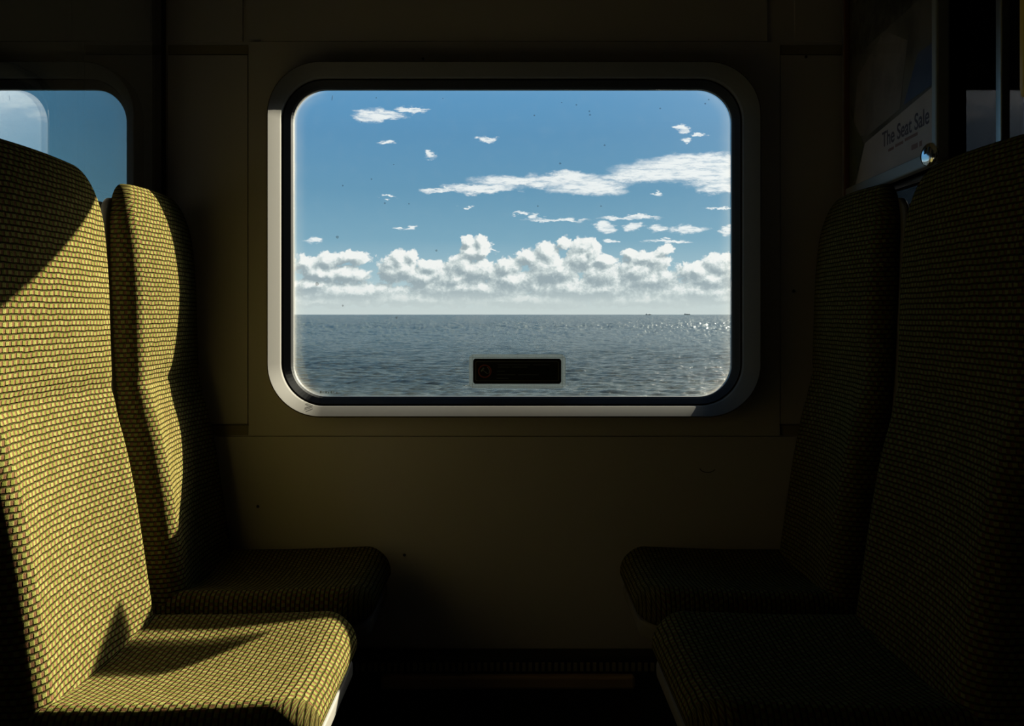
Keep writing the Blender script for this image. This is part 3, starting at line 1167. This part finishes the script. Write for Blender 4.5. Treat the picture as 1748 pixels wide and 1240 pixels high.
# rounded bright clip at the lower aisle corner of the poster
cx_, cy_ = PWID - 0.020, 0.014
clip_at = pm @ Vector((cx_, cy_, 0.017))
cn = Vector((-0.955, -0.235, 0.10)).normalized()          # disc tilted so its mirror finish catches the bright window
ct = Vector((0, 0, 1)).cross(cn).normalized()
cu_ = cn.cross(ct)
cm = Matrix(((ct.x, cu_.x, cn.x, clip_at.x), (ct.y, cu_.y, cn.y, clip_at.y), (ct.z, cu_.z, cn.z, clip_at.z), (0, 0, 0, 1)))
clip = tag(empty('frame_clip', tuple(clip_at)), 'small mirror-bright oval clip at the lower right corner of the poster frame', 'clip')
prof = [(0.018, -0.004), (0.021, 0.001), (0.021, 0.004), (0.0195, 0.0062), (0.013, 0.0080), (0.006, 0.0088), (0.001, 0.009)]
cl = B().loops([[(r * math.cos(2 * PI * j / 32), r * math.sin(2 * PI * j / 32), z) for j in range(32)] for r, z in prof], True, True)
cl.v = [tuple(cm @ Vector(v)) for v in cl.v]
cl.build('clip_body', M['chrome'], clip, smooth=True)
mk = B()
for q in (-0.0045, 0.0045):
    mk.rbox(q - 0.0018, q + 0.0018, 0.000, 0.012, 0.006, 0.0096, 0.0005)
mk.v = [tuple(cm @ Vector(v)) for v in mk.v]
mk.build('clip_slots', M['black'], clip)

# ------------------------------------------------------------------ hanging yellow hand rail at the right edge
rail = B()
rail.tube([(0.796, -0.80, ZC - 0.001), (0.796, -0.80, zr(0.347)), (0.796, -0.80, zr(0.335)), (0.796, -0.80, zr(0.329))], [0.014, 0.014, 0.012, 0.006], 16)
tag(rail.build('grab_rail', M['yellow'], None, smooth=True), 'yellow hand rail hanging from the ceiling at the right edge', 'rail')

# ------------------------------------------------------------------ sea, a fan of rows getting wider with distance
SEA_Z = EYE - 6.0
rng = np.random.default_rng(3)
H = 6.0
ang = np.concatenate([np.linspace(0.42, 0.105, 400, endpoint=False), np.linspace(0.105, 0.0006, 560), np.array([0.0004, 0.0002])])
yy = H / ang
uu = np.linspace(-0.66, 0.66, 1150)
Y, U = np.meshgrid(yy, uu, indexing='ij')
X = Y * U
Z = np.zeros_like(X)
dyr = np.gradient(yy)[:, None] * np.ones_like(U)
for i in range(60):
    lam = 0.5 * (4.0 / 0.5) ** rng.random()
    th = rng.normal(0.25, 0.6)
    kx, ky = math.sin(th) * 2 * PI / lam, math.cos(th) * 2 * PI / lam
    amp = 0.0048 * lam ** 0.9
    fade = np.clip(lam / (3.0 * np.maximum(dyr, 0.0012 * Y)) - 0.6, 0, 1)
    Z += amp * fade * np.sin(kx * X + ky * Y + rng.random() * 6.283)


def blur(a, n, ax):
    out = a.copy()
    for s_ in range(1, n + 1):
        out += np.roll(a, s_, ax) + np.roll(a, -s_, ax)
    return out / (2 * n + 1)


# chop that stays resolvable at every distance
for nu, nv_, wgt in ((1, 1, 0.22), (2, 2, 0.35), (5, 3, 0.45), (10, 5, 0.45)):
    g_ = rng.normal(size=X.shape)
    g_ = blur(blur(g_, nu, 1), nv_, 0)
    g_ /= g_.std()
    Z += g_ * wgt * 0.080 * np.clip(dyr, 0.05, 6.0) * np.clip(dyr / 0.25, 0.3, 1)
nr, nc = X.shape
co = np.stack([X, Y, Z], -1).reshape(-1, 3)
idx = np.arange(nr * nc).reshape(nr, nc)
q = np.stack([idx[:-1, :-1], idx[:-1, 1:], idx[1:, 1:], idx[1:, :-1]], -1).reshape(-1, 4)
me = bpy.data.meshes.new('sea')
me.vertices.add(len(co))
me.vertices.foreach_set('co', co.ravel())
me.loops.add(q.size)
me.loops.foreach_set('vertex_index', q.ravel())
me.polygons.add(len(q))
me.polygons.foreach_set('loop_start', np.arange(0, q.size, 4))
me.polygons.foreach_set('loop_total', np.full(len(q), 4))
me.polygons.foreach_set('use_smooth', np.ones(len(q), dtype=bool))
me.update()
me.materials.append(M['sea'])
sea = bpy.data.objects.new('sea', me)
sea.location = (0, 0, SEA_Z)
C.objects.link(sea)
tag(sea, 'grey green choppy sea stretching to the horizon outside the window', 'sea', None, 'stuff')


# ------------------------------------------------------------------ two ships on the horizon
def ship(px, dist, length, label, var):
    x = (px - PX0) / F * dist
    root = tag(empty('cargo_ship', (x, dist, SEA_Z)), label, 'ship', 'ships on the horizon')
    h = length
    secs = []
    for t, w_, lo, hi in ((-.5, .045, .02, .075), (-.46, .07, 0, .07), (-.2, .08, -.01, .065), (.2, .08, -.01, .065), (.4, .06, -.005, .075), (.5, .006, .03, .095)):
        secs.append([(x + t * h, dist + s * w_ * h, SEA_Z + z * h) for s, z in ((-1, hi), (-.8, lo), (.8, lo), (1, hi))])
    B().loops(secs, True, True).build('hull', M['hull'], root)
    s = B()
    s.box(x - .42 * h, x - .28 * h, dist - .06 * h, dist + .06 * h, SEA_Z + .06 * h, SEA_Z + .20 * h)
    s.box(x - .44 * h, x - .27 * h, dist - .07 * h, dist + .07 * h, SEA_Z + .165 * h, SEA_Z + .185 * h)
    s.box(x - .39 * h, x - .34 * h, dist - .02 * h, dist + .02 * h, SEA_Z + .2 * h, SEA_Z + .26 * h)
    s.build('superstructure', M['ship_white'], root)
    c = B()
    for i in range(4):
        a = -.18 + .15 * i
        c.box(x + a * h, x + (a + .11) * h, dist - .06 * h, dist + .06 * h, SEA_Z + .06 * h, SEA_Z + (.10 + (0.06 if (i == 2) == var else 0)) * h)
    c.build('cargo', M['hull'], root)
    return root


ship(1107, 9000, 62, 'tiny dark cargo ship on the horizon, left of the two', True)
ship(1173, 11000, 78, 'tiny pale cargo ship on the horizon near the right edge of the window', False)
